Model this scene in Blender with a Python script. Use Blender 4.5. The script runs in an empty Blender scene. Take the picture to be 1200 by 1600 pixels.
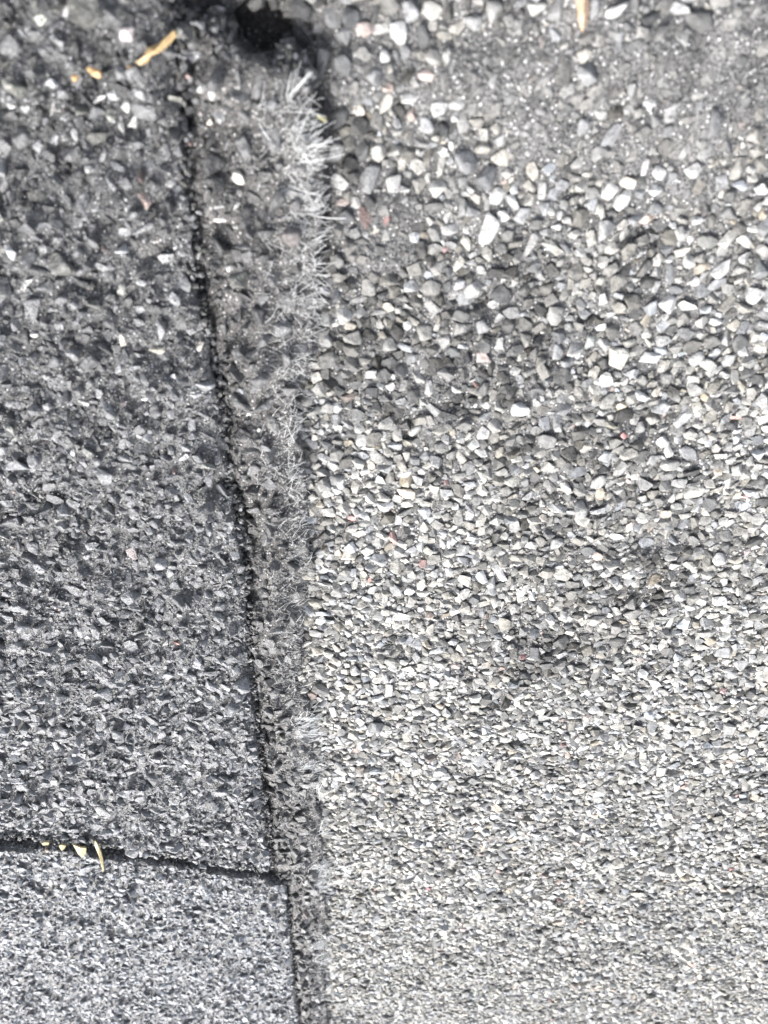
import bpy, bmesh, math, random
import numpy as np
from mathutils import Matrix, Vector

random.seed(7)
rng = np.random.default_rng(11)
S = 0.001                      # everything below is laid out in millimetres
COL = bpy.context.scene.collection
SC = bpy.context.scene

# ------------------------------------------------------------------ camera
PITCH = math.radians(49.0)
CAM_H = 53.0
FPX = 1256.0                   # focal length in pixels of the 1200 x 1600 photograph
sp, cp = math.sin(PITCH), math.cos(PITCH)
cam_d = bpy.data.cameras.new("camera")
cam = bpy.data.objects.new("camera", cam_d)
COL.objects.link(cam)
# the phone was held upside down: picture bottom is the far side
cam.matrix_world = Matrix(((-1, 0, 0, 0), (0, -sp, -cp, 0), (0, -cp, sp, CAM_H * S), (0, 0, 0, 1)))
cam_d.sensor_fit = 'VERTICAL'
cam_d.sensor_height = 24.0
cam_d.sensor_width = 18.0
cam_d.lens = 12.0 / (800.0 / FPX)
cam_d.clip_start = 0.002
cam_d.clip_end = 50.0
cam_d.dof.use_dof = True
cam_d.dof.focus_distance = 0.086
cam_d.dof.aperture_fstop = 40.0
SC.camera = cam

# ------------------------------------------------------------------ sky and sun
SUN_AZ = math.radians(35)      # from the far side towards picture left
SUN_EL = math.radians(48)
w = bpy.data.worlds.new("World")
SC.world = w
w.use_nodes = True
nt = w.node_tree
bgn = nt.nodes.get('Background') or nt.nodes.new('ShaderNodeBackground')
sky = nt.nodes.new('ShaderNodeTexSky')
sky.sky_type = 'NISHITA'
sky.sun_disc = False
sky.sun_elevation = SUN_EL
sky.sun_rotation = SUN_AZ
sky.dust_density = 4.0
sky.air_density = 0.6
sky.ozone_density = 0.3
grey = nt.nodes.new('ShaderNodeHueSaturation')      # thin overcast: the sky's colour is muted
grey.inputs['Saturation'].default_value = 0.4
nt.links.new(sky.outputs[0], grey.inputs['Color'])
nt.links.new(grey.outputs[0], bgn.inputs[0])
bgn.inputs[1].default_value = 0.15
sun_d = bpy.data.lights.new("sun", 'SUN')
sun_d.energy = 1.4
sun_d.angle = math.radians(18)
sun_d.color = (1.0, 0.975, 0.94)
sun = bpy.data.objects.new("sun", sun_d)
COL.objects.link(sun)
to_sun = Vector((math.sin(SUN_AZ) * math.cos(SUN_EL), math.cos(SUN_AZ) * math.cos(SUN_EL), math.sin(SUN_EL)))
sun.rotation_euler = to_sun.to_track_quat('Z', 'Y').to_euler()
sun.location = to_sun * 0.5
SC.view_settings.view_transform = 'Standard'
SC.view_settings.look = 'None'
SC.view_settings.exposure = 1.68
SC.view_settings.gamma = 1.0

# ------------------------------------------------------------------ helpers
def at(px, py, z=0.0):
    """the point (mm) at height z that the photograph shows at pixel px, py"""
    u = (px - 600) / FPX
    v = (py - 800) / FPX
    d = (-u, cp + v * sp, -sp + v * cp)
    t = (z - CAM_H) / d[2]
    return np.array((d[0] * t, d[1] * t, z))

def pix(x, y, z):
    """pixel and depth of points (arrays)"""
    dz = z - CAM_H
    depth = y * cp - dz * sp
    up = y * sp + dz * cp
    return 600 - FPX * x / depth, 800 + FPX * up / depth, depth

_P = rng.permutation(4096)
_V = rng.random(4096)
def _h(ix, iy, s):
    return _V[_P[(_P[(ix + s * 131) & 4095] + iy) & 4095]]
def noise(x, y, scale, seed=0):
    """smooth value noise 0..1; scale = mm per cell"""
    x = np.asarray(x, float) / scale + 1000
    y = np.asarray(y, float) / scale + 1000
    ix = np.floor(x).astype(int); iy = np.floor(y).astype(int)
    fx = x - ix; fy = y - iy
    fx = fx * fx * (3 - 2 * fx); fy = fy * fy * (3 - 2 * fy)
    a = _h(ix, iy, seed); b = _h(ix + 1, iy, seed); c = _h(ix, iy + 1, seed); d = _h(ix + 1, iy + 1, seed)
    return (a * (1 - fx) + b * fx) * (1 - fy) + (c * (1 - fx) + d * fx) * fy

def mesh_obj(name, verts, faces, mat, parent=None, smooth=False):
    me = bpy.data.meshes.new(name)
    verts = np.asarray(verts, np.float32) * S
    if isinstance(faces, np.ndarray):
        n, k = faces.shape
        me.vertices.add(len(verts)); me.vertices.foreach_set("co", verts.ravel())
        me.loops.add(n * k); me.loops.foreach_set("vertex_index", faces.ravel().astype(np.int32))
        me.polygons.add(n); me.polygons.foreach_set("loop_start", np.arange(0, n * k, k, dtype=np.int32))
        me.polygons.foreach_set("loop_total", np.full(n, k, np.int32))
        me.update(calc_edges=True)
    else:
        me.from_pydata([tuple(v) for v in verts], [], faces)
        me.update()
    me.polygons.foreach_set("use_smooth", np.full(len(me.polygons), smooth))
    me.materials.append(mat)
    o = bpy.data.objects.new(name, me)
    COL.objects.link(o)
    if parent: o.parent = parent
    return o

def thing(name, label, cat, group=None):
    o = bpy.data.objects.new(name, None)
    o.empty_display_size = 0.005
    COL.objects.link(o)
    o['label'] = label; o['category'] = cat
    if group: o['group'] = group
    return o

# ------------------------------------------------------------------ materials
def node(nt, t, **kw):
    n = nt.nodes.new(t)
    for k, v in kw.items(): setattr(n, k, v)
    return n

def ramp(nt, stops):
    r = nt.nodes.new('ShaderNodeValToRGB')
    e = r.color_ramp.elements
    while len(e) < len(stops): e.new(0.5)
    for i, (p, c) in enumerate(stops):
        e[i].position = p
        e[i].color = (c[0], c[1], c[2], 1) if isinstance(c, tuple) else (c, c, c, 1)
    return r

def mat_new(name):
    m = bpy.data.materials.new(name)
    m.use_nodes = True
    nt = m.node_tree
    return m, nt, nt.nodes['Principled BSDF'], nt.links

def stone_material(name, source, rough, spec, bump, speck, hi=1.5):
    m, nt, b, L = mat_new(name)
    geo = node(nt, 'ShaderNodeNewGeometry')
    if source == 'object':
        col = node(nt, 'ShaderNodeObjectInfo'); cout = col.outputs['Color']
    else:
        col = node(nt, 'ShaderNodeAttribute', attribute_name='stone_colour'); cout = col.outputs['Color']
    n1 = node(nt, 'ShaderNodeTexNoise'); n1.inputs['Scale'].default_value = 1600; n1.inputs['Detail'].default_value = 4
    n2 = node(nt, 'ShaderNodeTexNoise'); n2.inputs['Scale'].default_value = 7500; n2.inputs['Detail'].default_value = 3
    for n in (n1, n2): L.new(geo.outputs['Position'], n.inputs['Vector'])
    r1 = ramp(nt, [(0.3, 0.62), (0.72, 1.25)])
    r2 = ramp(nt, [(0.32, speck), (0.45, 1.0), (0.62, 1.0), (0.72, hi)])
    L.new(n1.outputs['Fac'], r1.inputs[0]); L.new(n2.outputs['Fac'], r2.inputs[0])
    m1 = node(nt, 'ShaderNodeMix', data_type='RGBA', blend_type='MULTIPLY'); m1.inputs[0].default_value = 1
    m2 = node(nt, 'ShaderNodeMix', data_type='RGBA', blend_type='MULTIPLY'); m2.inputs[0].default_value = 1
    L.new(cout, m1.inputs[6]); L.new(r1.outputs[0], m1.inputs[7])
    L.new(m1.outputs[2], m2.inputs[6]); L.new(r2.outputs[0], m2.inputs[7])
    L.new(m2.outputs[2], b.inputs['Base Color'])
    b.inputs['Roughness'].default_value = rough
    b.inputs['Specular IOR Level'].default_value = spec
    ad = node(nt, 'ShaderNodeMath', operation='ADD')
    sc = node(nt, 'ShaderNodeMath', operation='MULTIPLY'); sc.inputs[1].default_value = 2.5
    L.new(n1.outputs['Fac'], sc.inputs[0]); L.new(sc.outputs[0], ad.inputs[0]); L.new(n2.outputs['Fac'], ad.inputs[1])
    bp = node(nt, 'ShaderNodeBump'); bp.inputs['Strength'].default_value = bump; bp.inputs['Distance'].default_value = 0.00012
    L.new(ad.outputs[0], bp.inputs['Height']); L.new(bp.outputs[0], b.inputs['Normal'])
    return m

def asphalt_material(name, dark, mid, light, rough, spec, warm=(1, 1, 1)):
    m, nt, b, L = mat_new(name)
    geo = node(nt, 'ShaderNodeNewGeometry')
    n1 = node(nt, 'ShaderNodeTexNoise'); n1.inputs['Scale'].default_value = 5200; n1.inputs['Detail'].default_value = 5; n1.inputs['Roughness'].default_value = 0.65
    n2 = node(nt, 'ShaderNodeTexNoise'); n2.inputs['Scale'].default_value = 420; n2.inputs['Detail'].default_value = 5
    vo = node(nt, 'ShaderNodeTexVoronoi'); vo.inputs['Scale'].default_value = 4600
    for n in (n1, n2, vo): L.new(geo.outputs['Position'], n.inputs['Vector'])
    t = lambda k: (k * warm[0], k * warm[1], k * warm[2])
    r1 = ramp(nt, [(0.34, t(dark)), (0.5, t(mid)), (0.66, t(light))])
    r2 = ramp(nt, [(0.32, 0.55), (0.68, 1.35)])
    L.new(n1.outputs['Fac'], r1.inputs[0]); L.new(n2.outputs['Fac'], r2.inputs[0])
    m1 = node(nt, 'ShaderNodeMix', data_type='RGBA', blend_type='MULTIPLY'); m1.inputs[0].default_value = 1
    L.new(r1.outputs[0], m1.inputs[6]); L.new(r2.outputs[0], m1.inputs[7])
    # scattered pale mineral grains stuck in the binder
    sep = node(nt, 'ShaderNodeSeparateColor'); L.new(vo.outputs['Color'], sep.inputs[0])
    gt = node(nt, 'ShaderNodeMath', operation='GREATER_THAN'); gt.inputs[1].default_value = 0.86
    lt = node(nt, 'ShaderNodeMath', operation='LESS_THAN'); lt.inputs[1].default_value = 0.42
    mu = node(nt, 'ShaderNodeMath', operation='MULTIPLY')
    L.new(sep.outputs[0], gt.inputs[0]); L.new(vo.outputs['Distance'], lt.inputs[0])
    L.new(gt.outputs[0], mu.inputs[0]); L.new(lt.outputs[0], mu.inputs[1])
    m2 = node(nt, 'ShaderNodeMix', data_type='RGBA'); L.new(mu.outputs[0], m2.inputs[0])
    L.new(m1.outputs[2], m2.inputs[6]); m2.inputs[7].default_value = (*t(min(0.5, light * 2.2)), 1)
    L.new(m2.outputs[2], b.inputs['Base Color'])
    b.inputs['Roughness'].default_value = rough
    b.inputs['Specular IOR Level'].default_value = spec
    inv = node(nt, 'ShaderNodeMath', operation='SUBTRACT'); inv.inputs[0].default_value = 1.0
    L.new(vo.outputs['Distance'], inv.inputs[1])
    ad = node(nt, 'ShaderNodeMath', operation='ADD'); L.new(inv.outputs[0], ad.inputs[0]); L.new(n1.outputs['Fac'], ad.inputs[1])
    bp = node(nt, 'ShaderNodeBump'); bp.inputs['Strength'].default_value = 0.9; bp.inputs['Distance'].default_value = 0.00016
    L.new(ad.outputs[0], bp.inputs['Height']); L.new(bp.outputs[0], b.inputs['Normal'])
    return m

def simple_material(name, c, rough=0.6, spec=0.4, var=0.35, scale=2500, trans=0.0):
    m, nt, b, L = mat_new(name)
    geo = node(nt, 'ShaderNodeNewGeometry')
    n1 = node(nt, 'ShaderNodeTexNoise'); n1.inputs['Scale'].default_value = scale; n1.inputs['Detail'].default_value = 4
    L.new(geo.outputs['Position'], n1.inputs['Vector'])
    lo = tuple(k * (1 - var) for k in c); hi = tuple(min(0.9, k * (1 + var)) for k in c)
    r = ramp(nt, [(0.3, lo), (0.7, hi)]); L.new(n1.outputs['Fac'], r.inputs[0])
    L.new(r.outputs[0], b.inputs['Base Color'])
    b.inputs['Roughness'].default_value = rough
    b.inputs['Specular IOR Level'].default_value = spec
    bp = node(nt, 'ShaderNodeBump'); bp.inputs['Strength'].default_value = 0.4; bp.inputs['Distance'].default_value = 0.0001
    L.new(n1.outputs['Fac'], bp.inputs['Height']); L.new(bp.outputs[0], b.inputs['Normal'])
    return m

M_STONE_O = stone_material('granule_stone', 'object', 0.55, 0.4, 0.55, 0.5)
M_STONE_A = stone_material('granule_stone_mass', 'attr', 0.55, 0.4, 0.55, 0.5)
M_DARK_O = stone_material('coated_granule', 'object', 0.38, 0.6, 0.9, 0.45, 2.6)
M_DARK_A = stone_material('coated_granule_mass', 'attr', 0.38, 0.6, 0.9, 0.45, 2.6)
M_GRIT = stone_material('mineral_grit', 'attr', 0.5, 0.5, 0.3, 0.6)
M_BINDER = asphalt_material('weathered_binder', 0.045, 0.115, 0.25, 0.58, 0.4, (1, 1, 0.99))
M_TAB = asphalt_material('dark_binder', 0.04, 0.085, 0.19, 0.4, 0.6, (0.97, 0.99, 1.0))
M_STRIP = asphalt_material('dusty_binder', 0.035, 0.085, 0.2, 0.55, 0.45, (1, 0.98, 0.96))
M_FIBRE = simple_material('glass_fibre', (0.68, 0.69, 0.68), 0.3, 0.6, 0.12, 900)
M_ROOF = asphalt_material('roof_felt', 0.02, 0.04, 0.09, 0.7, 0.3)

# ------------------------------------------------------------------ outlines (world mm)
Z_BASE, Z_STRIP, Z_TAB = 0.0, 1.25, 1.9
XL, XR, YN, YF = 125.0, -125.0, -14.0, 226.0     # picture left is +x

def curve_x(pts, z):
    P = np.array([at(px, py, z) for px, py in pts]); P = P[np.argsort(P[:, 1])]
    return lambda y: np.interp(y, P[:, 1], P[:, 0])
def curve_y(pts, z):
    P = np.array([at(px, py, z) for px, py in pts]); P = P[np.argsort(P[:, 0])]
    return lambda x: np.interp(x, P[:, 0], P[:, 1])

_fe = curve_x([(478, -60), (478, 120), (482, 180), (497, 240), (500, 300), (503, 360), (505, 420), (498, 480), (482, 540), (470, 600), (456, 640),
               (464, 700), (477, 760), (482, 820), (480, 900), (468, 980), (461, 1040), (463, 1080), (480, 1130), (489, 1180), (488, 1240),
               (500, 1300), (502, 1380), (505, 1440), (505, 1500), (512, 1640), (514, 1700)], Z_STRIP)
_ut = curve_x([(255, -80), (266, 60), (276, 200), (290, 330), (303, 450), (332, 600), (357, 760), (377, 900), (392, 1100), (409, 1250), (424, 1400)], Z_TAB)
_lt = curve_x([(430, 1300), (443, 1388), (455, 1490), (464, 1600), (470, 1700)], Z_TAB)
_gu = curve_y([(-150, 1296), (0, 1310), (60, 1317), (130, 1321), (200, 1329), (270, 1341), (335, 1354), (420, 1366), (520, 1380)], Z_TAB)
_gl = curve_y([(-150, 1310), (0, 1327), (100, 1333), (200, 1345), (300, 1361), (400, 1376), (440, 1386), (520, 1400)], Z_TAB)
_se = curve_y([(250, 52), (330, 62), (380, 84), (430, 108), (480, 124), (540, 140)], Z_STRIP)

def wob(t, a, seed):
    return a * ((noise(t, t * 0 + seed, 2.6, seed) - .5) * 1.1 + (noise(t, t * 0 + seed, 0.8, seed + 1) - .5) * 0.8)
fibre_edge = lambda y: _fe(y) + wob(y, 0.8, 3) + (noise(y, y * 0, .4, 4) - .5) * .5
tab_edge = lambda y: _ut(y) + wob(y, 0.22, 5) + (noise(y, y * 0, .33, 8) - .5) * .3
low_edge = lambda y: _lt(y) + wob(y, 0.25, 7) + (noise(y, y * 0, .33, 8) - .5) * .3
gap_up = lambda x: _gu(x) - .5 + wob(x, 1.0, 9) + (noise(x, x * 0, .4, 10) - .5) * .8
gap_low = lambda x: _gl(x) + .3 + wob(x, 0.35, 11)
strip_end = lambda x: _se(x) + wob(x, 0.6, 13)

def blob(x, y, px, py, rpx, rpy):
    """soft 0..1 bump over the surface spot seen at px, py"""
    c = at(px, py); ex = abs(at(px + rpx, py)[0] - c[0]); ey = abs(at(px, py + rpy)[1] - c[1])
    q = ((x - c[0]) / ex) ** 2 + ((y - c[1]) / ey) ** 2
    return np.clip(1.3 - q, 0, 1)

BALD = [(735, 125, 95, 60), (860, 190, 75, 90), (830, 90, 90, 60), (1030, 110, 110, 60), (1130, 170, 110, 80), (1010, 205, 50, 40), (620, 330, 50, 40),
        (1070, 300, 60, 40), (960, 250, 60, 40), (560, 120, 60, 40), (1180, 60, 80, 80), (820, 260, 30, 30), (590, 400, 60, 30), (930, 20, 70, 50)]
def bald(x, y):
    v = 0
    for b in BALD: v = np.maximum(v, blob(x, y, *b))
    return np.clip(v * (0.35 + 1.3 * noise(x, y, 2.2, 40)), 0, 1)

STAIN_SHADE = [(390, 50, 150, 85, .85), (520, 110, 60, 80, .55), (500, 230, 40, 80, .5), (600, 60, 120, 70, .5), (770, 470, 110, 50, .85), (735, 640, 70, 45, .85), (960, 430, 110, 40, .35),  # stains, plus shade of the hollow and the strip's edge painted in
        (1010, 850, 90, 45, .8), (820, 1010, 90, 34, .6), (1010, 660, 50, 40, .7), (640, 690, 60, 30, .4), (690, 540, 240, 150, .66), (860, 720, 220, 90, .5), (1000, 870, 170, 100, .66), (820, 1010, 220, 60, .4), (560, 400, 110, 110, .42), (900, 400, 260, 70, .36), (900, 560, 60, 25, .3), (560, 400, 70, 40, .4), (1150, 80, 130, 110, .45), (1110, 200, 60, 60, .3),
        (1180, 420, 60, 40, .2), (850, 60, 220, 90, .2), (620, 900, 60, 25, .25), (1120, 1250, 90, 25, .3), (760, 1230, 80, 20, .25), (1050, 1450, 120, 30, .2), (480, 640, 16, 40, .5), (530, 300, 50, 160, .72), (470, 12, 60, 26, .85), (900, 400, 240, 50, .5)]
def stain_shade(x, y):
    v = 0
    for d in STAIN_SHADE: v = np.maximum(v, d[4] * np.clip(1.5 * blob(x, y, *d[:4]), 0, 1))
    yy = np.clip((66 - y) / 40, 0, 1) * .28               # near part darker: more binder and dust, plus light fall-off painted in
    n_ = noise(x, y, 5.5, 61) * .85 + noise(x, y, 1.6, 62) * .35
    return np.clip(np.maximum(v, yy) * (.1 + 1.35 * n_) + .12 * (n_ > .75), 0, .9)

def h_base(x, y):
    z = (noise(x, y, 9, 21) - .5) * 0.7 + (noise(x, y, 2.4, 22) - .5) * 0.5 + (noise(x, y, 1.1, 23) - .5) * 0.3
    z = z + 0.42 * bald(x, y)
    z = z - 5.0 * blob(x, y, 402, 58, 46, 42) - 0.4 * blob(x, y, 500, 120, 25, 60) - 1.0 * blob(x, y, 470, 60, 80, 40) - 1.0 * blob(x, y, 335, 30, 60, 45)
    z = z - 0.6 * blob(x, y, 512, 300, 12, 120)
    for p in ((770, 480, 30, 22), (735, 640, 40, 25), (1010, 850, 40, 22), (820, 1010, 30, 14), (1010, 660, 25, 20), (640, 690, 20, 14), (1010, 370, 40, 25)):
        z = z - 0.75 * blob(x, y, *p)
    return Z_BASE - 0.42 + z
def h_strip(x, y):
    z = (noise(x, y, 5, 31) - .5) * 0.8 + (noise(x, y, 1.7, 32) - .5) * 0.7 + (noise(x, y, 0.8, 33) - .5) * 0.35
    _, py, _ = pix(x, y, Z_STRIP)
    e1 = _fe(y); e2 = np.where(y < _gl(x), _ut(y), _lt(y))
    t = np.clip((x - e1) / np.maximum(.6, e2 - e1), 0, 1.4)
    z = z * (1.7 - .5 * np.clip((py - 900) / 300, 0, 1)) + .55 * np.clip(1 - np.abs(t - .45) / .45, 0, 1) - (.6 + .4 * np.clip((500 - py) / 250, 0, 1)) * np.clip((t - .84) / .12, 0, 1)
    return Z_STRIP - 0.1 + z - 0.45 * np.clip((py - 420) / 250, 0, 1)
def h_tab(x, y):
    z = (noise(x, y, 14, 41) - .5) * 0.6 + (noise(x, y, 2.0, 42) - .5) * 1.45 + (noise(x, y, 0.9, 43) - .5) * 0.7
    d = np.where(y < _gu(x) + 1.0, x - _ut(y), x - _lt(y))
    return Z_TAB - 0.3 + z - .35 * np.clip(1 - d / .8, 0, 1) ** 1.5

def patch(name, x0, x1, y0, y1, hf, zb, mat, parent, nu, nv, bias=1.0):
    """a thick sheet between two side curves x0(y), x1(y) and two end curves y0(x), y1(x); top follows hf"""
    U = np.linspace(0, 1, nu)[None, :] ** bias
    V = np.linspace(0, 1, nv)[:, None]
    y = 0 * U + V * (YF - YN) + YN
    for _ in range(4):
        x = x0(y) * (1 - U) + x1(y) * U
        y = y0(x) * (1 - V) + y1(x) * V
    z = hf(x, y)
    top = np.stack([x, y, z], -1).reshape(-1, 3)
    i = np.arange(nu * nv).reshape(nv, nu)
    f = np.stack([i[:-1, :-1], i[:-1, 1:], i[1:, 1:], i[1:, :-1]], -1).reshape(-1, 4)
    ring = np.concatenate([i[0, :], i[1:, -1], i[-1, -2::-1], i[-2:0:-1, 0]])
    n0 = len(top)
    k = len(ring)
    mid = top[ring].copy(); mid[:, 2] = mid[:, 2] * 0.45 + zb * 0.55
    mid[:, :2] += (rng.random((k, 2)) - .5) * 0.25
    bot = top[ring].copy(); bot[:, 2] = zb
    a = ring; a2 = np.roll(ring, -1)
    m = n0 + np.arange(k); m2 = np.roll(m, -1)
    bt = n0 + k + np.arange(k); bt2 = np.roll(bt, -1)
    side = np.concatenate([np.stack([a, m, m2, a2], -1), np.stack([m, bt, bt2, m2], -1)])
    me = mesh_obj(name, np.concatenate([top, mid, bot]), np.concatenate([f, side]), mat, parent, smooth=True)
    bm = bmesh.new(); bm.from_mesh(me.data); bmesh.ops.recalc_face_normals(bm, faces=bm.faces)
    if sum(fc.normal.z for fc in bm.faces) < 0: bmesh.ops.reverse_faces(bm, faces=bm.faces)
    bm.to_mesh(me.data); bm.free()
    return me

# ------------------------------------------------------------------ the roof and the four shingles
R = 2000.0
roof = mesh_obj('roof', [(-R, -R, -3.2), (R, -R, -3.2), (R, R, -3.2), (-R, R, -3.2)], [(0, 1, 2, 3)], M_ROOF)
roof['kind'] = 'structure'

base = thing('shingle', 'pale grey stony shingle covering the right half, lowest layer beside the frayed white fibres', 'shingle', 'granule coated roofing shingles')
strip = thing('shingle', 'narrow dark dusty strip with white fibres fraying from its broken edge', 'shingle', 'granule coated roofing shingles')
tab_up = thing('shingle', 'large charcoal grey rough shingle tab with ochre crumbs, above the dark slot', 'shingle', 'granule coated roofing shingles')
tab_low = thing('shingle', 'smooth looking blue grey shingle tab below the dark slot, bottom left corner', 'shingle', 'granule coated roofing shingles')

kx = lambda v: (lambda y: y * 0 + v)
ky = lambda v: (lambda x: x * 0 + v)
seam_t = lambda x, y: np.clip((x - _fe(y)) / np.maximum(.6, np.where(y < _gl(x), _ut(y), _lt(y)) - _fe(y)), 0, 1)
patch('mat', kx(XR), kx(XL), ky(YN), ky(YF), h_base, -3.1, M_BINDER, base, 360, 340)
patch('mat', fibre_edge, lambda y: np.maximum(tab_edge(y), low_edge(y)) + 2.5, strip_end, ky(YF), h_strip, -0.9, M_STRIP, strip, 46, 420)
patch('mat', tab_edge, kx(XL - 3), ky(YN), gap_up, h_tab, 0.25, M_TAB, tab_up, 230, 330)
patch('mat', low_edge, kx(XL - 3), gap_low, ky(YF - 2), h_tab, 0.25, M_TAB, tab_low, 230, 150)

# ------------------------------------------------------------------ granules
def hull(n, seed, soft):
    """a crushed stone: convex hull of points on a lumpy ellipsoid, edges worn when soft"""
    r = random.Random(seed)
    bm = bmesh.new()
    for _ in range(n):
        v = Vector((r.gauss(0, 1), r.gauss(0, 1), r.gauss(0, 1))).normalized()
        m = max(abs(v.x), abs(v.y), abs(v.z))
        v *= (0.8 / m) ** 0.45 * r.uniform(0.86, 1.05)
        bm.verts.new(v)
    res = bmesh.ops.convex_hull(bm, input=bm.verts[:])
    bmesh.ops.delete(bm, geom=[g for g in res['geom_interior'] if isinstance(g, bmesh.types.BMVert)], context='VERTS')
    if soft:
        bmesh.ops.dissolve_limit(bm, angle_limit=0.22, verts=bm.verts[:], edges=bm.edges[:])
        bmesh.ops.bevel(bm, geom=bm.edges[:], offset=0.1, segments=1, affect='EDGES', clamp_overlap=True)
    bmesh.ops.triangulate(bm, faces=bm.faces[:])
    bmesh.ops.recalc_face_normals(bm, faces=bm.faces[:])
    bm.verts.index_update()
    V = np.array([v.co[:] for v in bm.verts]); F = np.array([[v.index for v in f.verts] for f in bm.faces])
    bm.free()
    return V, F
PROTO = [hull(random.Random(i).randint(9, 13), i, True) for i in range(40)]
MASS = [hull(random.Random(i).randint(11, 15), 100 + i, False) for i in range(48)]
SHARD = [hull(random.Random(i).randint(8, 11), 500 + i, True) for i in range(40)]
TINY = [hull(7, 300 + i, False) for i in range(16)]

def proto_mesh(V, F, mat, name, smooth=True):
    me = bpy.data.meshes.new(name)
    me.from_pydata([tuple(v) for v in V], [], [tuple(f) for f in F]); me.update()
    me.polygons.foreach_set('use_smooth', np.full(len(me.polygons), smooth))
    me.materials.append(mat)
    return me
PM_LIGHT = [proto_mesh(V, F, M_STONE_O, 'granule', False) for V, F in PROTO]
PM_DARK = [proto_mesh(V, F, M_DARK_O, 'granule', False) for V, F in SHARD]

def rot_batch(az, tilt, tdir):
    """rotation matrices: spin about z by az, then tip by tilt about a horizontal axis tdir"""
    ca, sa = np.cos(az), np.sin(az); z = 0 * ca; o = z + 1
    Rz = np.stack([np.stack([ca, -sa, z], -1), np.stack([sa, ca, z], -1), np.stack([z, z, o], -1)], -2)
    ux, uy = np.cos(tdir), np.sin(tdir); c, s = np.cos(tilt), np.sin(tilt)
    Rt = np.stack([np.stack([c + ux * ux * (1 - c), ux * uy * (1 - c), uy * s], -1),
                   np.stack([ux * uy * (1 - c), c + uy * uy * (1 - c), -ux * s], -1),
                   np.stack([-uy * s, ux * s, c], -1)], -2)
    return Rt @ Rz

def joined(name, protos, pid, P, Rm, Sc, colr, mat, parent):
    vs, fs, cs = [], [], []
    off = 0
    for k, (V, F) in enumerate(protos):
        idx = np.nonzero(pid == k)[0]
        if not len(idx): continue
        W = np.einsum('nij,vj,nj->nvi', Rm[idx], V, Sc[idx] * 0 + 1) if False else np.einsum('nij,nvj->nvi', Rm[idx], V[None] * Sc[idx][:, None, :])
        W = W + P[idx][:, None, :]
        vs.append(W.reshape(-1, 3))
        fs.append((F[None] + (off + np.arange(len(idx)) * len(V))[:, None, None]).reshape(-1, 3))
        cs.append(np.repeat(colr[idx], len(V), 0))
        off += len(idx) * len(V)
    o = mesh_obj(name, np.concatenate(vs), np.concatenate(fs), mat, parent)
    c = np.concatenate(cs); c = np.concatenate([c, np.ones((len(c), 1))], 1).astype(np.float32)
    a = o.data.attributes.new('stone_colour', 'FLOAT_COLOR', 'POINT')
    a.data.foreach_set('color', c.ravel())
    o['kind'] = 'stuff'
    return o

CELL = 0.12
class Occupancy:
    def __init__(s, x0, x1, y0, y1):
        s.x0, s.y0 = x0, y0
        s.g = np.zeros((int((y1 - y0) / CELL) + 2, int((x1 - x0) / CELL) + 2), bool)
    def free(s, x, y, r):
        g = s.g
        ny, nx = g.shape
        for dx, dy in ((0, 0), (r, 0), (-r, 0), (0, r), (0, -r), (.7 * r, .7 * r), (-.7 * r, .7 * r), (.7 * r, -.7 * r), (-.7 * r, -.7 * r)):
            i = int((y + dy - s.y0) / CELL); j = int((x + dx - s.x0) / CELL)
            if 0 <= i < ny and 0 <= j < nx and g[i, j]: return False
        return True
    def mark(s, x, y, a, b, az):
        R_ = a
        i0 = max(0, int((y - R_ - s.y0) / CELL)); i1 = int((y + R_ - s.y0) / CELL) + 1
        j0 = max(0, int((x - R_ - s.x0) / CELL)); j1 = int((x + R_ - s.x0) / CELL) + 1
        sub = s.g[i0:i1, j0:j1]
        if sub.size == 0: return
        yy = (np.arange(i0, i0 + sub.shape[0]) + .5) * CELL + s.y0 - y
        xx = (np.arange(j0, j0 + sub.shape[1]) + .5) * CELL + s.x0 - x
        c, n = math.cos(az), math.sin(az)
        u = xx[None, :] * c + yy[:, None] * n
        v = -xx[None, :] * n + yy[:, None] * c
        sub |= (u / a) ** 2 + (v / b) ** 2 < 1

def palette_light(n):
    r = rng.random(n)
    v = np.where(r < .07, rng.uniform(.06, .13, n), np.where(r < .36, rng.uniform(.16, .27, n), np.where(r < .8, rng.uniform(.27, .38, n), rng.uniform(.38, .5, n))))
    c = np.stack([v, v, v], 1)
    t = rng.normal(0, 1, n)
    c *= np.stack([1 + .028 * t + .02, 1 + .008 * t + .014, 1 - .034 * t - .035], 1)
    k = rng.random(n)
    for lo, hi, tint in ((0, .008, (1.12, .95, .89)), (.018, .03, (1.1, 1.0, .86)), (.04, .045, (.985, 1.02, .96)), (.05, .08, (.96, 1.0, 1.04)), (.09, .0915, (1.22, .82, .79))):
        c[(k >= lo) & (k < hi)] *= tint
    return np.clip(c, 0.02, .75)
def palette_dark(n):
    r = rng.random(n)
    v = np.where(r < .5, rng.uniform(.03, .085, n), np.where(r < .84, rng.uniform(.09, .19, n), np.where(r < .965, rng.uniform(.19, .32, n), rng.uniform(.32, .5, n))))
    c = np.stack([v * .98, v, v * 1.02], 1)
    k = rng.random(n)
    c[k < .008] *= (1.3, .95, .85)
    w_ = (k > .9)
    c[w_] *= (1.03, 1.02, .9)
    return np.clip(c, 0.015, .7)

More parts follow.
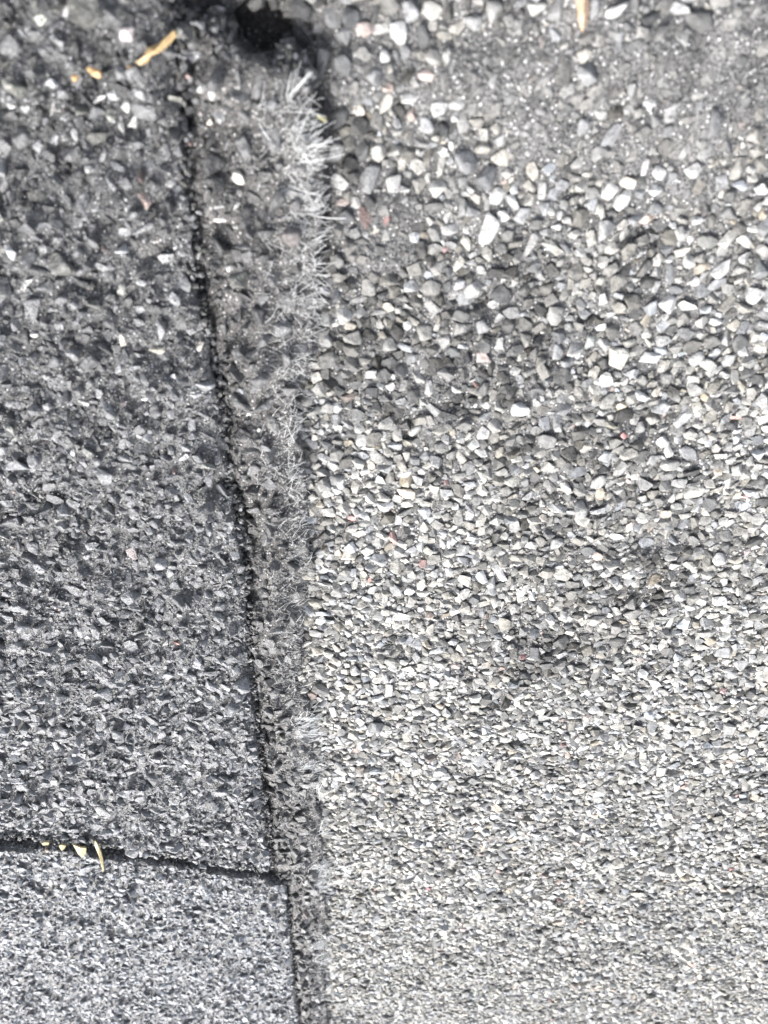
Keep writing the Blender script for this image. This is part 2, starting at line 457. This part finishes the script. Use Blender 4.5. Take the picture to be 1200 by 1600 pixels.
def scatter(name_owner, inside, hf, sizes, palette, pm, mass_mat, fixed=(), density=None, embed=(-.15, .5), tilt=.45, box=None, n_parts=300):
    """fixed: hand-placed stones (px, py, long px, wide px, angle deg, colour); sizes: (radius lo, hi, candidates per mm2)"""
    px0, px1, py0, py1 = box
    cor = [at(a, b) for a in (px0, px1) for b in (py0, py1)]
    x0 = min(c[0] for c in cor); x1 = max(c[0] for c in cor); y0 = min(c[1] for c in cor); y1 = max(c[1] for c in cor)
    occ = Occupancy(x0 - 3, x1 + 3, y0 - 3, y1 + 3)
    rec = []
    for (px, py, lp, wp, ang, col_) in fixed:
        p = at(px, py, hf(*at(px, py)[:2]) + .3)
        mmx = FPX / pix(p[0], p[1], p[2])[2]
        a = lp / mmx / 2 * 1.0; b_ = wp / mmx / 2
        az = math.pi - math.radians(-ang) if False else math.radians(180 - ang)
        az = -math.radians(ang) + math.pi
        rec.append((p[0], p[1], a, b_, min(a, b_) * .6, az, col_)); occ.mark(p[0], p[1], a * .95, b_ * .95, az)
    for lo, hi, dens in sizes:
        n = int(dens * (x1 - x0) * (y1 - y0))
        xs = rng.uniform(x0, x1, n); ys = rng.uniform(y0, y1, n)
        X, Y, D = pix(xs, ys, 0 * xs)
        rr = rng.uniform(lo, hi, n)
        keep = (X > px0) & (X < px1) & (Y > py0) & (Y < py1) & inside(xs, ys, rr * .45)
        keep &= (rr * FPX / D > 1.9)
        if density is not None: keep &= rng.random(n) < density(xs, ys, rr)
        for x, y, r in zip(xs[keep], ys[keep], rr[keep]):
            if not occ.free(x, y, r * .5): continue
            b_ = r * random.uniform(.55, .95); az = random.uniform(0, math.pi)
            rec.append((x, y, r, b_, b_ * random.uniform(.42, .8), az, None))
            occ.mark(x, y, r * .74, b_ * .74, az)
    A = np.array([q[:6] for q in rec]); n = len(A)
    colr = palette(n); nf = len(fixed)
    for i, q in enumerate(rec):
        if q[6] is not None: colr[i] = q[6]
    z = hf(A[:, 0], A[:, 1]) + A[:, 4] * rng.uniform(embed[0], embed[1], n)
    if name_owner is base:                       # worn patches: stones sunk in the binder and coated with dust
        bd = bald(A[:, 0], A[:, 1]); bd[:len(fixed)] *= .3
        z -= bd * A[:, 4] * .8
        dk = stain_shade(A[:, 0], A[:, 1]); dk = dk * rng.uniform(.0, 1.55, n); dk[:len(fixed)] *= .75; dk = np.clip(dk, 0, 1)
        colr = colr * (1 - dk * .8)[:, None] 
        k = (bd * .7)[:, None]
        colr = colr * (1 - k) + np.array((.145, .144, .141)) * k * rng.uniform(.8, 1.2, n)[:, None]
    z[:nf] = hf(A[:nf, 0], A[:nf, 1]) + A[:nf, 4] * .45
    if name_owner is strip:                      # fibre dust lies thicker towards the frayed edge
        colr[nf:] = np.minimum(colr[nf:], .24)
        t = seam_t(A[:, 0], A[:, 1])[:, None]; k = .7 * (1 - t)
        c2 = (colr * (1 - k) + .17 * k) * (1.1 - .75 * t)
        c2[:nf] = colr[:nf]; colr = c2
    if name_owner is tab_up:                     # pale haze towards the far end, painted into the granule colours
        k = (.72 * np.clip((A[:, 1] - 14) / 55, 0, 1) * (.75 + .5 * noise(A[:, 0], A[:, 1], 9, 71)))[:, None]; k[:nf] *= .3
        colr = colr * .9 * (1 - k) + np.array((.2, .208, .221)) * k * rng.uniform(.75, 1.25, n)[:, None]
    if name_owner is tab_low:                    # the far corner's pale bluish haze is mixed into the whole tab's colour
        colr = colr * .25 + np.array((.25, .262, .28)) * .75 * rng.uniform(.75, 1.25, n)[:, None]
    P = np.stack([A[:, 0], A[:, 1], z], 1)
    ti = np.abs(rng.normal(0, tilt, n)); ti[:nf] *= .4
    Rm = rot_batch(A[:, 5], ti, rng.uniform(0, 2 * math.pi, n))
    Sc = A[:, 2:5].copy()
    X, Y, D = pix(P[:, 0], P[:, 1], P[:, 2])
    vis = (X > 4) & (X < 1196) & (Y > 4) & (Y < 1596)
    score = np.sqrt(A[:, 2] * A[:, 3]) / D * vis; score[:nf] += 10
    big = np.zeros(n, bool); big[np.argsort(-score)[:n_parts]] = True
    big &= score > 0
    for i in np.nonzero(big)[0]:
        o = bpy.data.objects.new('granule', pm[random.randrange(len(pm))])
        COL.objects.link(o)
        o.parent = name_owner
        m = Rm[i] @ np.diag(Sc[i])
        M = Matrix.Identity(4)
        for a in range(3):
            for b_ in range(3): M[a][b_] = m[a, b_] * S
            M[a][3] = P[i, a] * S
        o.matrix_world = M
        c = colr[i]; o.color = (c[0], c[1], c[2], 1)
        if c[0] > c[1] * 1.3 and c[0] > .15: o['label'] = 'reddish pink granule'
    r_ = ~big
    pid = rng.integers(0, len(MASS), n)
    joined('granule_bed', MASS, pid[r_], P[r_], Rm[r_], Sc[r_], colr[r_], mass_mat, name_owner)
    print(name_owner['label'][:30], 'granules', n)

def grit(owner, inside, hf, box, n, rlo, rhi, palette, lift=.25, tone=lambda x, y: x * 0 + 1):
    """fine grains, spread so that near ground gets more of them"""
    px0, px1, py0, py1 = box
    X = rng.uniform(px0, px1, n); Y = rng.uniform(py0, py1, n)
    Q = np.array([at(a, b, 0) for a, b in zip(X, Y)])
    Q[:, 0] += 0; ok = inside(Q[:, 0], Q[:, 1], 0 * X)
    Q = Q[ok]; n = len(Q)
    r = rng.uniform(rlo, rhi, n) ** 1.0 * (pix(Q[:, 0], Q[:, 1], 0)[2] / 75) ** .5
    Q[:, 2] = hf(Q[:, 0], Q[:, 1]) + rng.random(n) ** 2 * lift
    Rm = rot_batch(rng.uniform(0, 6.28, n), rng.uniform(0, 3, n), rng.uniform(0, 6.28, n))
    Sc = np.stack([r, r * rng.uniform(.5, 1, n), r * rng.uniform(.5, 1, n)], 1)
    joined('grit', TINY, rng.integers(0, len(TINY), n), Q, Rm, Sc, palette(n) * tone(Q[:, 0], Q[:, 1])[:, None], M_GRIT, owner)

W, LG, G, DG, K = (.66, .66, .64), (.46, .46, .45), (.28, .285, .29), (.14, .145, .15), (.05, .052, .058)
PK, TN, RD, BL, BE = (.47, .4, .37), (.45, .4, .33), (.42, .22, .21), (.35, .37, .39), (.58, .54, .47)
FIX_BASE = [
    # px, py, long, wide, angle (deg, anticlockwise as seen), colour
    (578, 280, 56, 36, -60, G), (615, 285, 30, 44, 0, LG), (690, 238, 22, 20, 0, W), (665, 198, 40, 30, 20, G), (730, 250, 56, 42, 60, G),
    (762, 282, 44, 50, 45, DG), (762, 358, 62, 40, -70, LG), (705, 358, 26, 40, 80, LG), (576, 318, 30, 28, 0, K), (540, 340, 34, 30, 20, BL),
    (535, 318, 26, 14, 5, PK), (604, 346, 24, 10, -75, RD), (632, 296, 16, 30, 90, W), (688, 170, 40, 26, -20, LG), (715, 165, 34, 20, -20, LG),
    (640, 155, 36, 20, 0, LG), (560, 175, 26, 20, 0, BE), (670, 120, 40, 20, 5, PK), (570, 48, 30, 38, 90, PK), (600, 90, 30, 28, 0, LG), (540, 60, 40, 40, 60, G),
    (500, 80, 40, 34, 90, DG), (470, 60, 40, 30, 60, K), (470, 14, 50, 34, 30, DG), (452, 70, 44, 28, 80, K), (505, 100, 36, 50, 10, DG), (640, 20, 40, 40, 0, G), (535, 105, 44, 36, 80, DG), (548, 30, 40, 36, 20, DG), (585, 120, 34, 30, 40, G), (520, 30, 34, 40, 0, G), (495, 130, 26, 34, 10, K), (512, 165, 24, 40, 15, K), (508, 210, 22, 34, 0, DG), (516, 300, 22, 30, 20, DG), (300, 22, 46, 36, 10, DG), (335, 12, 40, 36, 40, K), (365, 40, 40, 24, 60, DG), (660, 60, 30, 50, 0, DG),
    (964, 16, 26, 46, 70, W), (928, 12, 22, 50, 0, G), (1080, 264, 40, 34, 20, LG), (1015, 165, 40, 22, 20, W), (975, 285, 46, 24, 5, BE), (1008, 262, 18, 34, 0, LG),
    (1030, 272, 32, 24, 30, LG), (1025, 297, 28, 24, 40, W), (955, 215, 24, 54, 25, G), (912, 200, 24, 32, 0, G), (940, 180, 28, 18, 20, LG), (832, 270, 24, 34, -10, BE),
    (848, 300, 24, 36, -20, LG), (815, 335, 36, 30, -70, G), (830, 385, 26, 48, 20, LG), (785, 340, 30, 24, 0, W), (880, 290, 30, 22, 0, G), (860, 265, 28, 22, 0, BL), (1018, 325, 50, 26, 20, DG),
    (975, 315, 30, 44, 30, W), (1115, 195, 34, 60, -10, DG), (1190, 300, 30, 34, 40, W), (1160, 290, 34, 20, 25, BL), (1080, 375, 14, 16, 0, W), (870, 355, 24, 18, 20, LG),
    (752, 512, 32, 32, 0, G), (708, 462, 16, 30, 30, LG), (785, 460, 46, 40, 20, DG), (748, 425, 24, 30, -30, W), (695, 535, 28, 24, -30, W), (758, 560, 38, 28, 10, PK),
    (782, 540, 22, 34, 20, W), (708, 552, 30, 24, 0, DG), (695, 590, 32, 32, 40, LG), (670, 608, 18, 38, 5, LG), (685, 625, 20, 32, 0, DG), (645, 620, 26, 34, 10, G),
    (735, 560, 40, 26, -60, K), (760, 635, 26, 14, 5, W), (700, 650, 40, 24, 15, G), (815, 640, 38, 36, 0, W), (835, 615, 36, 22, 40, G), (755, 676, 26, 32, 0, W),
    (565, 690, 24, 32, 10, LG), (520, 683, 30, 12, -5, K), (528, 670, 22, 12, 0, W), (575, 705, 24, 14, 10, W), (545, 510, 30, 20, 0, BE), (590, 490, 34, 12, -5, W), (560, 470, 34, 14, -20, LG),
    (645, 560, 36, 20, -30, G), (610, 605, 20, 22, 0, W), (603, 625, 28, 18, 0, LG), (870, 550, 26, 38, 0, G), (945, 470, 22, 30, 0, LG), (1015, 565, 36, 40, 10, LG), (1020, 480, 40, 34, 30, BL),
    (1075, 480, 40, 30, 20, W), (1045, 475, 40, 36, 40, LG), (1055, 455, 36, 20, 0, DG), (880, 640, 34, 26, 20, G), (855, 690, 38, 36, 0, LG), (840, 610, 34, 20, 30, G), (1000, 668, 24, 34, 10, LG), (975, 682, 20, 16, 0, RD),
    (1035, 690, 36, 28, 10, W), (1070, 655, 24, 50, 40, LG), (1078, 710, 44, 26, 30, G), (1085, 440, 30, 22, 20, LG), (1180, 460, 34, 40, 30, LG), (1130, 420, 30, 50, 30, LG), (1035, 550, 30, 20, 20, BL),
    (550, 812, 18, 14, 0, RD), (507, 960, 36, 16, 0, BL), (660, 915, 20, 30, 10, BE), (640, 925, 22, 18, 0, W), (920, 862, 30, 24, -10, DG), (985, 825, 16, 26, 15, PK), (965, 840, 30, 18, 0, W),
    (1125, 875, 34, 30, 20, LG), (1055, 885, 22, 26, 0, LG), (870, 850, 26, 26, 0, LG), (1125, 940, 30, 24, -20, LG), (996, 1020, 22, 14, 0, TN), (817, 1028, 14, 14, 0, RD), (1148, 1098, 24, 18, -10, W), (658, 1072, 24, 14, 20, BE),
    (1142, 1360, 12, 9, 0, RD), (670, 1390, 12, 12, 40, (.22, .1, .11)), (905, 1235, 26, 22, 0, BE), (690, 1290, 20, 12, -50, PK), (1120, 505, 30, 16, 0, W), (720, 690, 18, 14, 0, LG), (600, 525, 22, 20, 0, BE),
]
FIX_UP = [
    (215, 318, 44, 34, 35, (.5, .4, .36)), (263, 290, 26, 14, 0, W), (225, 355, 42, 20, -10, LG), (210, 192, 30, 22, -40, W), (197, 162, 22, 34, 20, W), (185, 203, 18, 26, 0, W), (200, 50, 28, 44, 20, (.48, .44, .44)),
    (155, 155, 44, 8, -28, W), (245, 540, 36, 22, 20, (.42, .41, .33)), (192, 533, 18, 40, 10, (.52, .5, .44)), (170, 527, 30, 30, 0, K), (225, 622, 22, 14, -30, W), (130, 630, 26, 20, 10, LG), (220, 605, 36, 8, -8, LG), (258, 405, 34, 28, 0, LG),
    (40, 445, 46, 12, -35, W), (310, 550, 22, 22, 0, BE), (85, 170, 20, 40, 25, LG), (100, 20, 12, 44, 30, LG), (20, 165, 18, 14, 0, W), (115, 212, 20, 28, 0, LG), (155, 250, 30, 20, -40, G), (140, 265, 18, 16, 0, LG), (88, 955, 14, 18, 20, (.5, .36, .28)),
    (274, 1008, 16, 10, 0, (.5, .24, .2)), (320, 1042, 18, 8, 35, W), (257, 1047, 10, 22, 20, G), (138, 1102, 16, 9, 0, W), (265, 680, 26, 20, 0, DG), (245, 570, 44, 30, 0, DG), (300, 880, 24, 8, 0, LG), (335, 865, 24, 22, 0, DG), (55, 520, 18, 18, 0, W),
    (150, 180, 30, 36, 30, DG), (60, 230, 26, 30, 20, G),
]
FIX_STRIP = [
    (376, 278, 34, 28, -20, (.52, .5, .45)), (345, 345, 28, 10, 0, W), (343, 322, 24, 10, -15, LG), (368, 325, 24, 12, -20, LG), (312, 138, 24, 22, 20, LG), (327, 195, 14, 20, 20, BE), (330, 150, 16, 22, 20, W), (388, 648, 18, 8, -35, W),
    (376, 612, 12, 22, 0, BL), (357, 420, 10, 20, 0, LG), (415, 700, 26, 24, -30, DG), (403, 682, 8, 20, 20, W), (443, 1389, 9, 6, 0, W), (410, 470, 40, 26, -10, DG), (300, 90, 50, 40, 20, G), (280, 100, 34, 30, 0, DG), (340, 180, 26, 26, 0, G), (425, 165, 30, 26, 0, DG),
]

in_base = lambda x, y, m: (((x < fibre_edge(y) + .2 - m * .4) | (y < strip_end(x) - m)) & ((x < tab_edge(y) - m) | (y > gap_up(x))) )
in_strip = lambda x, y, m: (x > fibre_edge(y) + m) & (y > strip_end(x) + m) & (((x < tab_edge(y) + .1) & (y < gap_up(x) + 1)) | ((x < low_edge(y) + .1) & (y > gap_low(x) - 1)) | ((x < low_edge(y) + 3) & (y > gap_up(x)) & (y < gap_low(x))))
in_up = lambda x, y, m: (x > tab_edge(y) + m * .6) & (y < gap_up(x) - m * .2)
in_low = lambda x, y, m: (x > low_edge(y) + m * .6) & (y > gap_low(x) + m * .9)

def dens_base(x, y, r):
    return np.clip(1.05 - .6 * bald(x, y), .04, 1)
def dens_strip(x, y, r):
    t = np.clip((x - fibre_edge(y)) / np.maximum(.5, tab_edge(y) - fibre_edge(y)), 0, 1)
    return np.clip(.12 + .75 * t * (r < 9) - .12 * (r > .45) * (t < .5) - .8 * (r > .4) * (t > .84), .0, 1)

BOX = (-560, 1760, -220, 1700)
scatter(base, in_base, h_base, [(1.0, 1.25, .02), (.8, 1.0, .3), (.6, .8, 2.4), (.45, .6, 6.5), (.32, .45, 10.0), (.22, .32, 12.0), (.14, .22, 10.0)], palette_light, PM_LIGHT, M_STONE_A, FIX_BASE, dens_base, (.0, .7), .27, box=BOX)
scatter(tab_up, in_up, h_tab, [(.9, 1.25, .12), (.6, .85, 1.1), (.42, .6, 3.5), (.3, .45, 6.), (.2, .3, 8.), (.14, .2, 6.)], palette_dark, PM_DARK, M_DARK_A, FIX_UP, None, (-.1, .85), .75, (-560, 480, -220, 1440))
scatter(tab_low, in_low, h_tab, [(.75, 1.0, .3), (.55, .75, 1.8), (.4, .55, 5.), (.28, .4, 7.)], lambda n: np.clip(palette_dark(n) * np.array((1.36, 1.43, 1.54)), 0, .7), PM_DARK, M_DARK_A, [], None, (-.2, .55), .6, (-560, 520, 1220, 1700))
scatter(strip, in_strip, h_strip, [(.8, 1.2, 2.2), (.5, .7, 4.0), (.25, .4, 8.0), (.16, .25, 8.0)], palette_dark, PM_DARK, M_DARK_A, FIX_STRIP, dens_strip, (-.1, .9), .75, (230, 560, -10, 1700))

grit(base, in_base, h_base, BOX, 74000, .05, .13, palette_light, .25, lambda x, y: np.maximum(.15, .8 - .55 * stain_shade(x, y) - .7 * bald(x, y)))
grit(tab_up, in_up, h_tab, (-500, 470, -180, 1430), 76000, .05, .13, lambda n: palette_dark(n) * 1.25, .5, lambda x, y: 1 + .8 * np.clip((y - 30) / 75, 0, 1))  # grit colour also lightens towards the far end, as painted haze
grit(tab_low, in_low, h_tab, (-500, 500, 1230, 1690), 18000, .05, .12, lambda n: palette_dark(n) * 1.3, .5)
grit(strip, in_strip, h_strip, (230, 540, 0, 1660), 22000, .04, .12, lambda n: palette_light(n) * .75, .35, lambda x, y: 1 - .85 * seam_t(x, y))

def edge_rubble(owner, xs, ys, zs, rlo, rhi, palette, mat):
    """broken granules and crumbs of coating stuck along a torn edge"""
    n = len(xs); r = rng.uniform(rlo, rhi, n)
    Sc = np.stack([r, r * rng.uniform(.6, .95, n), r * rng.uniform(.5, .9, n)], 1)
    joined('edge_crumbs', MASS, rng.integers(0, len(MASS), n), np.stack([xs, ys, zs], 1), rot_batch(rng.uniform(0, 6.28, n), rng.uniform(0, 3, n), rng.uniform(0, 6.28, n)), Sc, palette(n), mat, owner)
gloom = lambda n: palette_dark(n) * .8
xs = np.concatenate([np.linspace(at(560, 120, 0)[0], at(255, 60, 0)[0], 150) for _ in range(5)]); xs += rng.normal(0, .1, len(xs))
ys = strip_end(xs) + rng.uniform(-.9, .35, len(xs)); zs = rng.uniform(-.9, .9, len(xs)) - .9 * np.clip(strip_end(xs) - ys, 0, 1)
ok = (blob(xs, ys, 402, 62, 40, 42) < .3) & (xs > fibre_edge(ys) - .2)
edge_rubble(strip, xs[ok], ys[ok], zs[ok], .22, .62, gloom, M_DARK_A)
ys = rng.uniform(YN + 8, at(425, 1366, 2)[1], 2600); xs = tab_edge(ys) + rng.uniform(-.55, .2, len(ys)); xs += (noise(ys, ys * 0, 1.4, 91) - .5) * .9; zs = rng.uniform(.1, 1.3, len(ys))
edge_rubble(tab_up, xs, ys, zs, .08, .42, lambda n: palette_dark(n) * .75, M_DARK_A)
ys = rng.uniform(at(440, 1390, 2)[1], YF - 20, 500); xs = low_edge(ys) + rng.uniform(-.3, .25, len(ys)); zs = rng.uniform(.5, 1.5, len(ys))
edge_rubble(tab_low, xs, ys, zs, .14, .36, lambda n: palette_dark(n) * .9, M_DARK_A)
xs = rng.uniform(low_edge(at(440, 1390, 2)[1]), 75, 1300); ys = gap_low(xs) + rng.uniform(-.12, .5, len(xs)); zs = rng.uniform(.2, 1.55, len(xs))
edge_rubble(tab_low, xs, ys, zs, .14, .4, gloom, M_DARK_A)
xs = rng.uniform(tab_edge(at(425, 1366, 2)[1]), 75, 1300); ys = gap_up(xs) + rng.uniform(-.4, .35, len(xs)); zs = rng.uniform(1.1, 1.75, len(xs))
edge_rubble(tab_up, xs, ys, zs, .16, .5, palette_dark, M_DARK_A)

# ------------------------------------------------------------------ glass fibres at the frayed edge
def fibre_tube(verts, faces, pts, r):
    k = 4
    n0 = len(verts)
    for i, p in enumerate(pts):
        d = (pts[min(i + 1, len(pts) - 1)] - pts[max(i - 1, 0)]); d /= np.linalg.norm(d) + 1e-9
        a = np.cross(d, (0, 0, 1)); a /= np.linalg.norm(a) + 1e-9; b = np.cross(d, a)
        for j in range(k):
            t = 2 * math.pi * j / k
            verts.append(p + r * (a * math.cos(t) + b * math.sin(t)))
    for i in range(len(pts) - 1):
        for j in range(k):
            faces.append((n0 + i * k + j, n0 + i * k + (j + 1) % k, n0 + (i + 1) * k + (j + 1) % k, n0 + (i + 1) * k + j))
def fibre_path(p, ang, ln, lift, curl, seg=4):
    """ang in picture degrees: 0 points right, 90 up"""
    pts = [np.array(p, float)]
    a = math.radians(ang)
    for i in range(seg):
        d = np.array((-math.cos(a), -math.sin(a), lift)); d /= np.linalg.norm(d)
        pts.append(pts[-1] + d * ln / seg)
        a += curl / seg; lift -= .12
    return pts
def fibre_obj(name, paths, r, stuff):
    vs, fs = [], []
    for pts in paths: fibre_tube(vs, fs, pts, r * random.uniform(.7, 1.2))
    o = mesh_obj(name, vs, fs, M_FIBRE, strip, smooth=True)
    if stuff: o['kind'] = 'stuff'
    return o

def root(px, py):
    p = at(px, py, Z_STRIP)
    p[2] = float(h_strip(p[0], p[1])) + .05
    return p
TUFTS = [  # px, py, fibres, length mm, direction, spread, root spread px
    (455, 145, 5, 2.0, 55, 16, 8), (455, 225, 40, 2.6, 20, 40, 26), (440, 255, 24, 2.8, 30, 20, 20), (470, 215, 22, 2.2, 5, 25, 18), (450, 300, 40, 2.4, -14, 25, 18), (470, 325, 26, 2.0, 0, 30, 18),
    (455, 360, 40, 2.4, 10, 45, 22), (470, 385, 30, 2.0, -20, 40, 18), (480, 430, 30, 1.8, 10, 60, 16), (480, 470, 22, 1.7, 0, 50, 16), (470, 520, 34, 2.0, 20, 60, 20), (462, 555, 22, 1.8, 5, 50, 16),
    (452, 695, 34, 2.8, 80, 18, 5), (455, 735, 44, 2.2, 0, 55, 16), (458, 765, 22, 1.8, -10, 50, 14), (462, 830, 30, 2.2, -20, 40, 12), (458, 865, 18, 2.0, -30, 30, 10), (466, 910, 16, 1.8, -50, 20, 8), (465, 985, 20, 2.0, -10, 50, 12),
    (470, 1130, 60, 2.6, 10, 45, 14), (472, 1150, 40, 2.6, 0, 30, 12), (475, 1205, 34, 2.6, 10, 50, 14), (492, 1240, 18, 2.2, 0, 50, 10), (490, 1370, 46, 3.2, 0, 40, 12), (494, 1390, 30, 3.0, -10, 30, 10), (490, 1480, 34, 3.0, 10, 45, 12), (495, 1505, 30, 3.0, 0, 40, 10), (498, 1560, 18, 2.6, 0, 40, 10), (500, 1300, 16, 2.4, 0, 60, 10)]
for px, py, n, ln, an, spd, rs in TUFTS:
    ps = []
    for _ in range(int(1.5 * n * (.62 if py < 320 else .22 if py < 1100 else 1.1))):
        ps.append(fibre_path(root(px + random.gauss(0, rs * .5), py + random.gauss(0, rs * .5)), an + random.gauss(0, spd), ln * random.uniform(.25, .9), random.uniform(-.12, .12), random.gauss(0, .22)))
    fibre_obj('fibre_tuft', ps, (.02 if py < 320 else .014 if py < 1000 else .026), True)
LONG = [(445, 262, 518, 214), (440, 232, 500, 206), (452, 226, 520, 221), (470, 248, 538, 241), (450, 150, 488, 113), (452, 148, 484, 112), (448, 150, 456, 112), (484, 338, 540, 341), (440, 640, 460, 690), (405, 190, 425, 222), (445, 285, 500, 305)]
for a, b, c, d in LONG:
    p0 = root(a, b); p1 = at(c, d, p0[2] + .35)
    fibre_obj('fibre', [[p0 + (p1 - p0) * t + np.array((0, 0, .25 * math.sin(t * 3.1))) for t in (0, .25, .5, .75, 1)]], .03, False)
ps = []
while len(ps) < 1250:
    py = 150 + 1490 * random.random() ** 1.15; e = float(np.interp(py, [120, 240, 420, 600, 700, 900, 1050, 1130, 1400, 1640], [478, 497, 503, 470, 464, 480, 461, 480, 502, 512]))
    wd = float(np.interp(py, [120, 500, 900, 1600], [95, 90, 55, 35]))
    px = e - abs(random.gauss(0, .5)) * wd
    p = root(px, py); p[2] += .05
    ps.append(fibre_path(p, random.uniform(-75, 75), random.uniform(.4, 1.7), random.uniform(-.05, .12), random.gauss(0, .5)))
fibre_obj('fibre_fuzz', ps, .014, True)

# ------------------------------------------------------------------ small things lying on the shingles
def flake(name, label, cat, px, py, z, outline, thick, colr, group=None, lift=.2, bend=.0, rough=.5):
    """a thin curled shred: outline in pixels round its middle, real thickness"""
    m = bpy.data.materials.get(cat + '_' + name) or simple_material(cat + '_' + name, colr, rough, .4, .3, 3500)
    top = []
    k_ = .8 if cat == 'plant debris' and name == 'straw_shred' else 1.0
    for i, (a, b) in enumerate(outline):
        a *= k_
        p = at(px + a, py + b, z); p[2] = z + lift + bend * math.sin(i * 1.7) ; top.append(p)
    c = np.mean(top, 0); c[2] += thick * .8
    n = len(top)
    vs = top + [c] + [p - np.array((0, 0, thick)) for p in top] + [c - np.array((0, 0, thick * 1.4))]
    fs = []
    for i in range(n):
        j = (i + 1) % n
        fs += [(i, j, n), (n + 1 + j, n + 1 + i, 2 * n + 1), (j, i, n + 1 + i, n + 1 + j)]
    o = mesh_obj(name, vs, fs, m)
    bm = bmesh.new(); bm.from_mesh(o.data); bmesh.ops.recalc_face_normals(bm, faces=bm.faces); bm.to_mesh(o.data); bm.free()
    o['label'] = label; o['category'] = cat
    if group: o['group'] = group
    return o
def crumb(name, label, cat, px, py, z, lp, wp, ang, colr, group=None):
    m = bpy.data.materials.get(cat + '_' + name) or simple_material(cat + '_' + name, colr, .5, .4, .35, 3000)
    V, F = hull(14, int(px * 7 + py), True)
    p = at(px, py, z); k = pix(p[0], p[1], p[2])[2] / FPX / 2
    Rm = rot_batch(np.array([-math.radians(ang)]), np.array([.2]), np.array([1.0]))[0]
    w_ = (V * np.array((lp * k, wp * k, min(lp, wp) * k * .8))) @ Rm.T + p + np.array((0, 0, min(lp, wp) * k * .5))
    o = mesh_obj(name, w_, [tuple(f) for f in F], m)
    o['label'] = label; o['category'] = cat
    if group: o['group'] = group
    return o

OC = (.36, .26, .13)
g1 = 'ochre crumbs on the dark tab'
flake('dry_sliver', 'longest ochre yellow sliver, lumpy, lying at the edge of the dark tab', 'plant debris', 246, 72, Z_TAB, [(-32, 22), (-20, 14), (-12, 0), (2, -4), (12, -14), (28, -27), (32, -18), (22, -6), (8, 6), (-6, 12), (-14, 24), (-24, 28)], .35, OC, g1, .45, .12)
crumb('dry_crumb', 'round orange ochre crumb just below the long ochre sliver', 'plant debris', 207, 108, Z_TAB + .1, 20, 16, 0, (.38, .25, .12), g1)
crumb('dry_crumb', 'two-lobed ochre crumb left of the round orange one', 'plant debris', 148, 112, Z_TAB + .1, 34, 16, 18, OC, g1)
crumb('dry_crumb', 'smallest ochre crumb, farthest from the tab edge', 'plant debris', 118, 121, Z_TAB + .1, 16, 13, 0, (.38, .27, .15), g1)
ST = (.3, .25, .12)
g2 = 'pale straw shreds hanging in the slot'
flake('straw_shred', 'pale triangular straw coloured flake hanging into the dark slot', 'plant debris', 130, 1324, Z_TAB, [(-18, -10), (-4, -6), (8, -4), (7, 4), (0, 10), (-8, 4)], .2, ST, g2, .5, .05)
flake('straw_shred', 'thin curved straw coloured shred crossing the dark slot', 'plant debris', 157, 1333, Z_TAB, [(-9, -26), (-3, -20), (3, -8), (7, 6), (9, 20), (7, 24), (2, 8), (-3, -6), (-9, -18)], .2, ST, g2, .55, .05)
flake('straw_shred', 'small ragged pale shred at the slot edge left of the triangular flake', 'plant debris', 100, 1319, Z_TAB, [(-8, -3), (-2, -5), (6, -3), (3, 2), (-3, 4)], .2, ST, g2, .5, .05)
flake('straw_shred', 'flat cream shred at the slot edge above the tan pebble', 'plant debris', 73, 1313, Z_TAB, [(-8, -1), (-2, -3), (7, -2), (6, 2), (-5, 2)], .2, (.3, .26, .15), g2, .5, .03)
crumb('pebble', 'small rounded tan pebble lodged in the dark slot', 'pebble', 74, 1324, Z_TAB - .9, 15, 12, 0, (.42, .34, .25))
flake('dry_needle', 'tan dry needle fragment on the worn grey patch at the top edge', 'plant debris', 908, 14, .2, [(-14, -30), (4, -32), (11, -10), (8, 18), (0, 34), (-6, 18), (-8, -6)], .5, (.4, .29, .2), None, .5, .1)
flake('yellow_shred', 'tiny pale yellow shred beside the frayed white fibres', 'plant debris', 503, 181, .3, [(-8, -6), (-2, -6), (3, -1), (8, 1), (6, 6), (0, 3), (-5, -1)], .2, (.66, .62, .3), None, .6, .05)
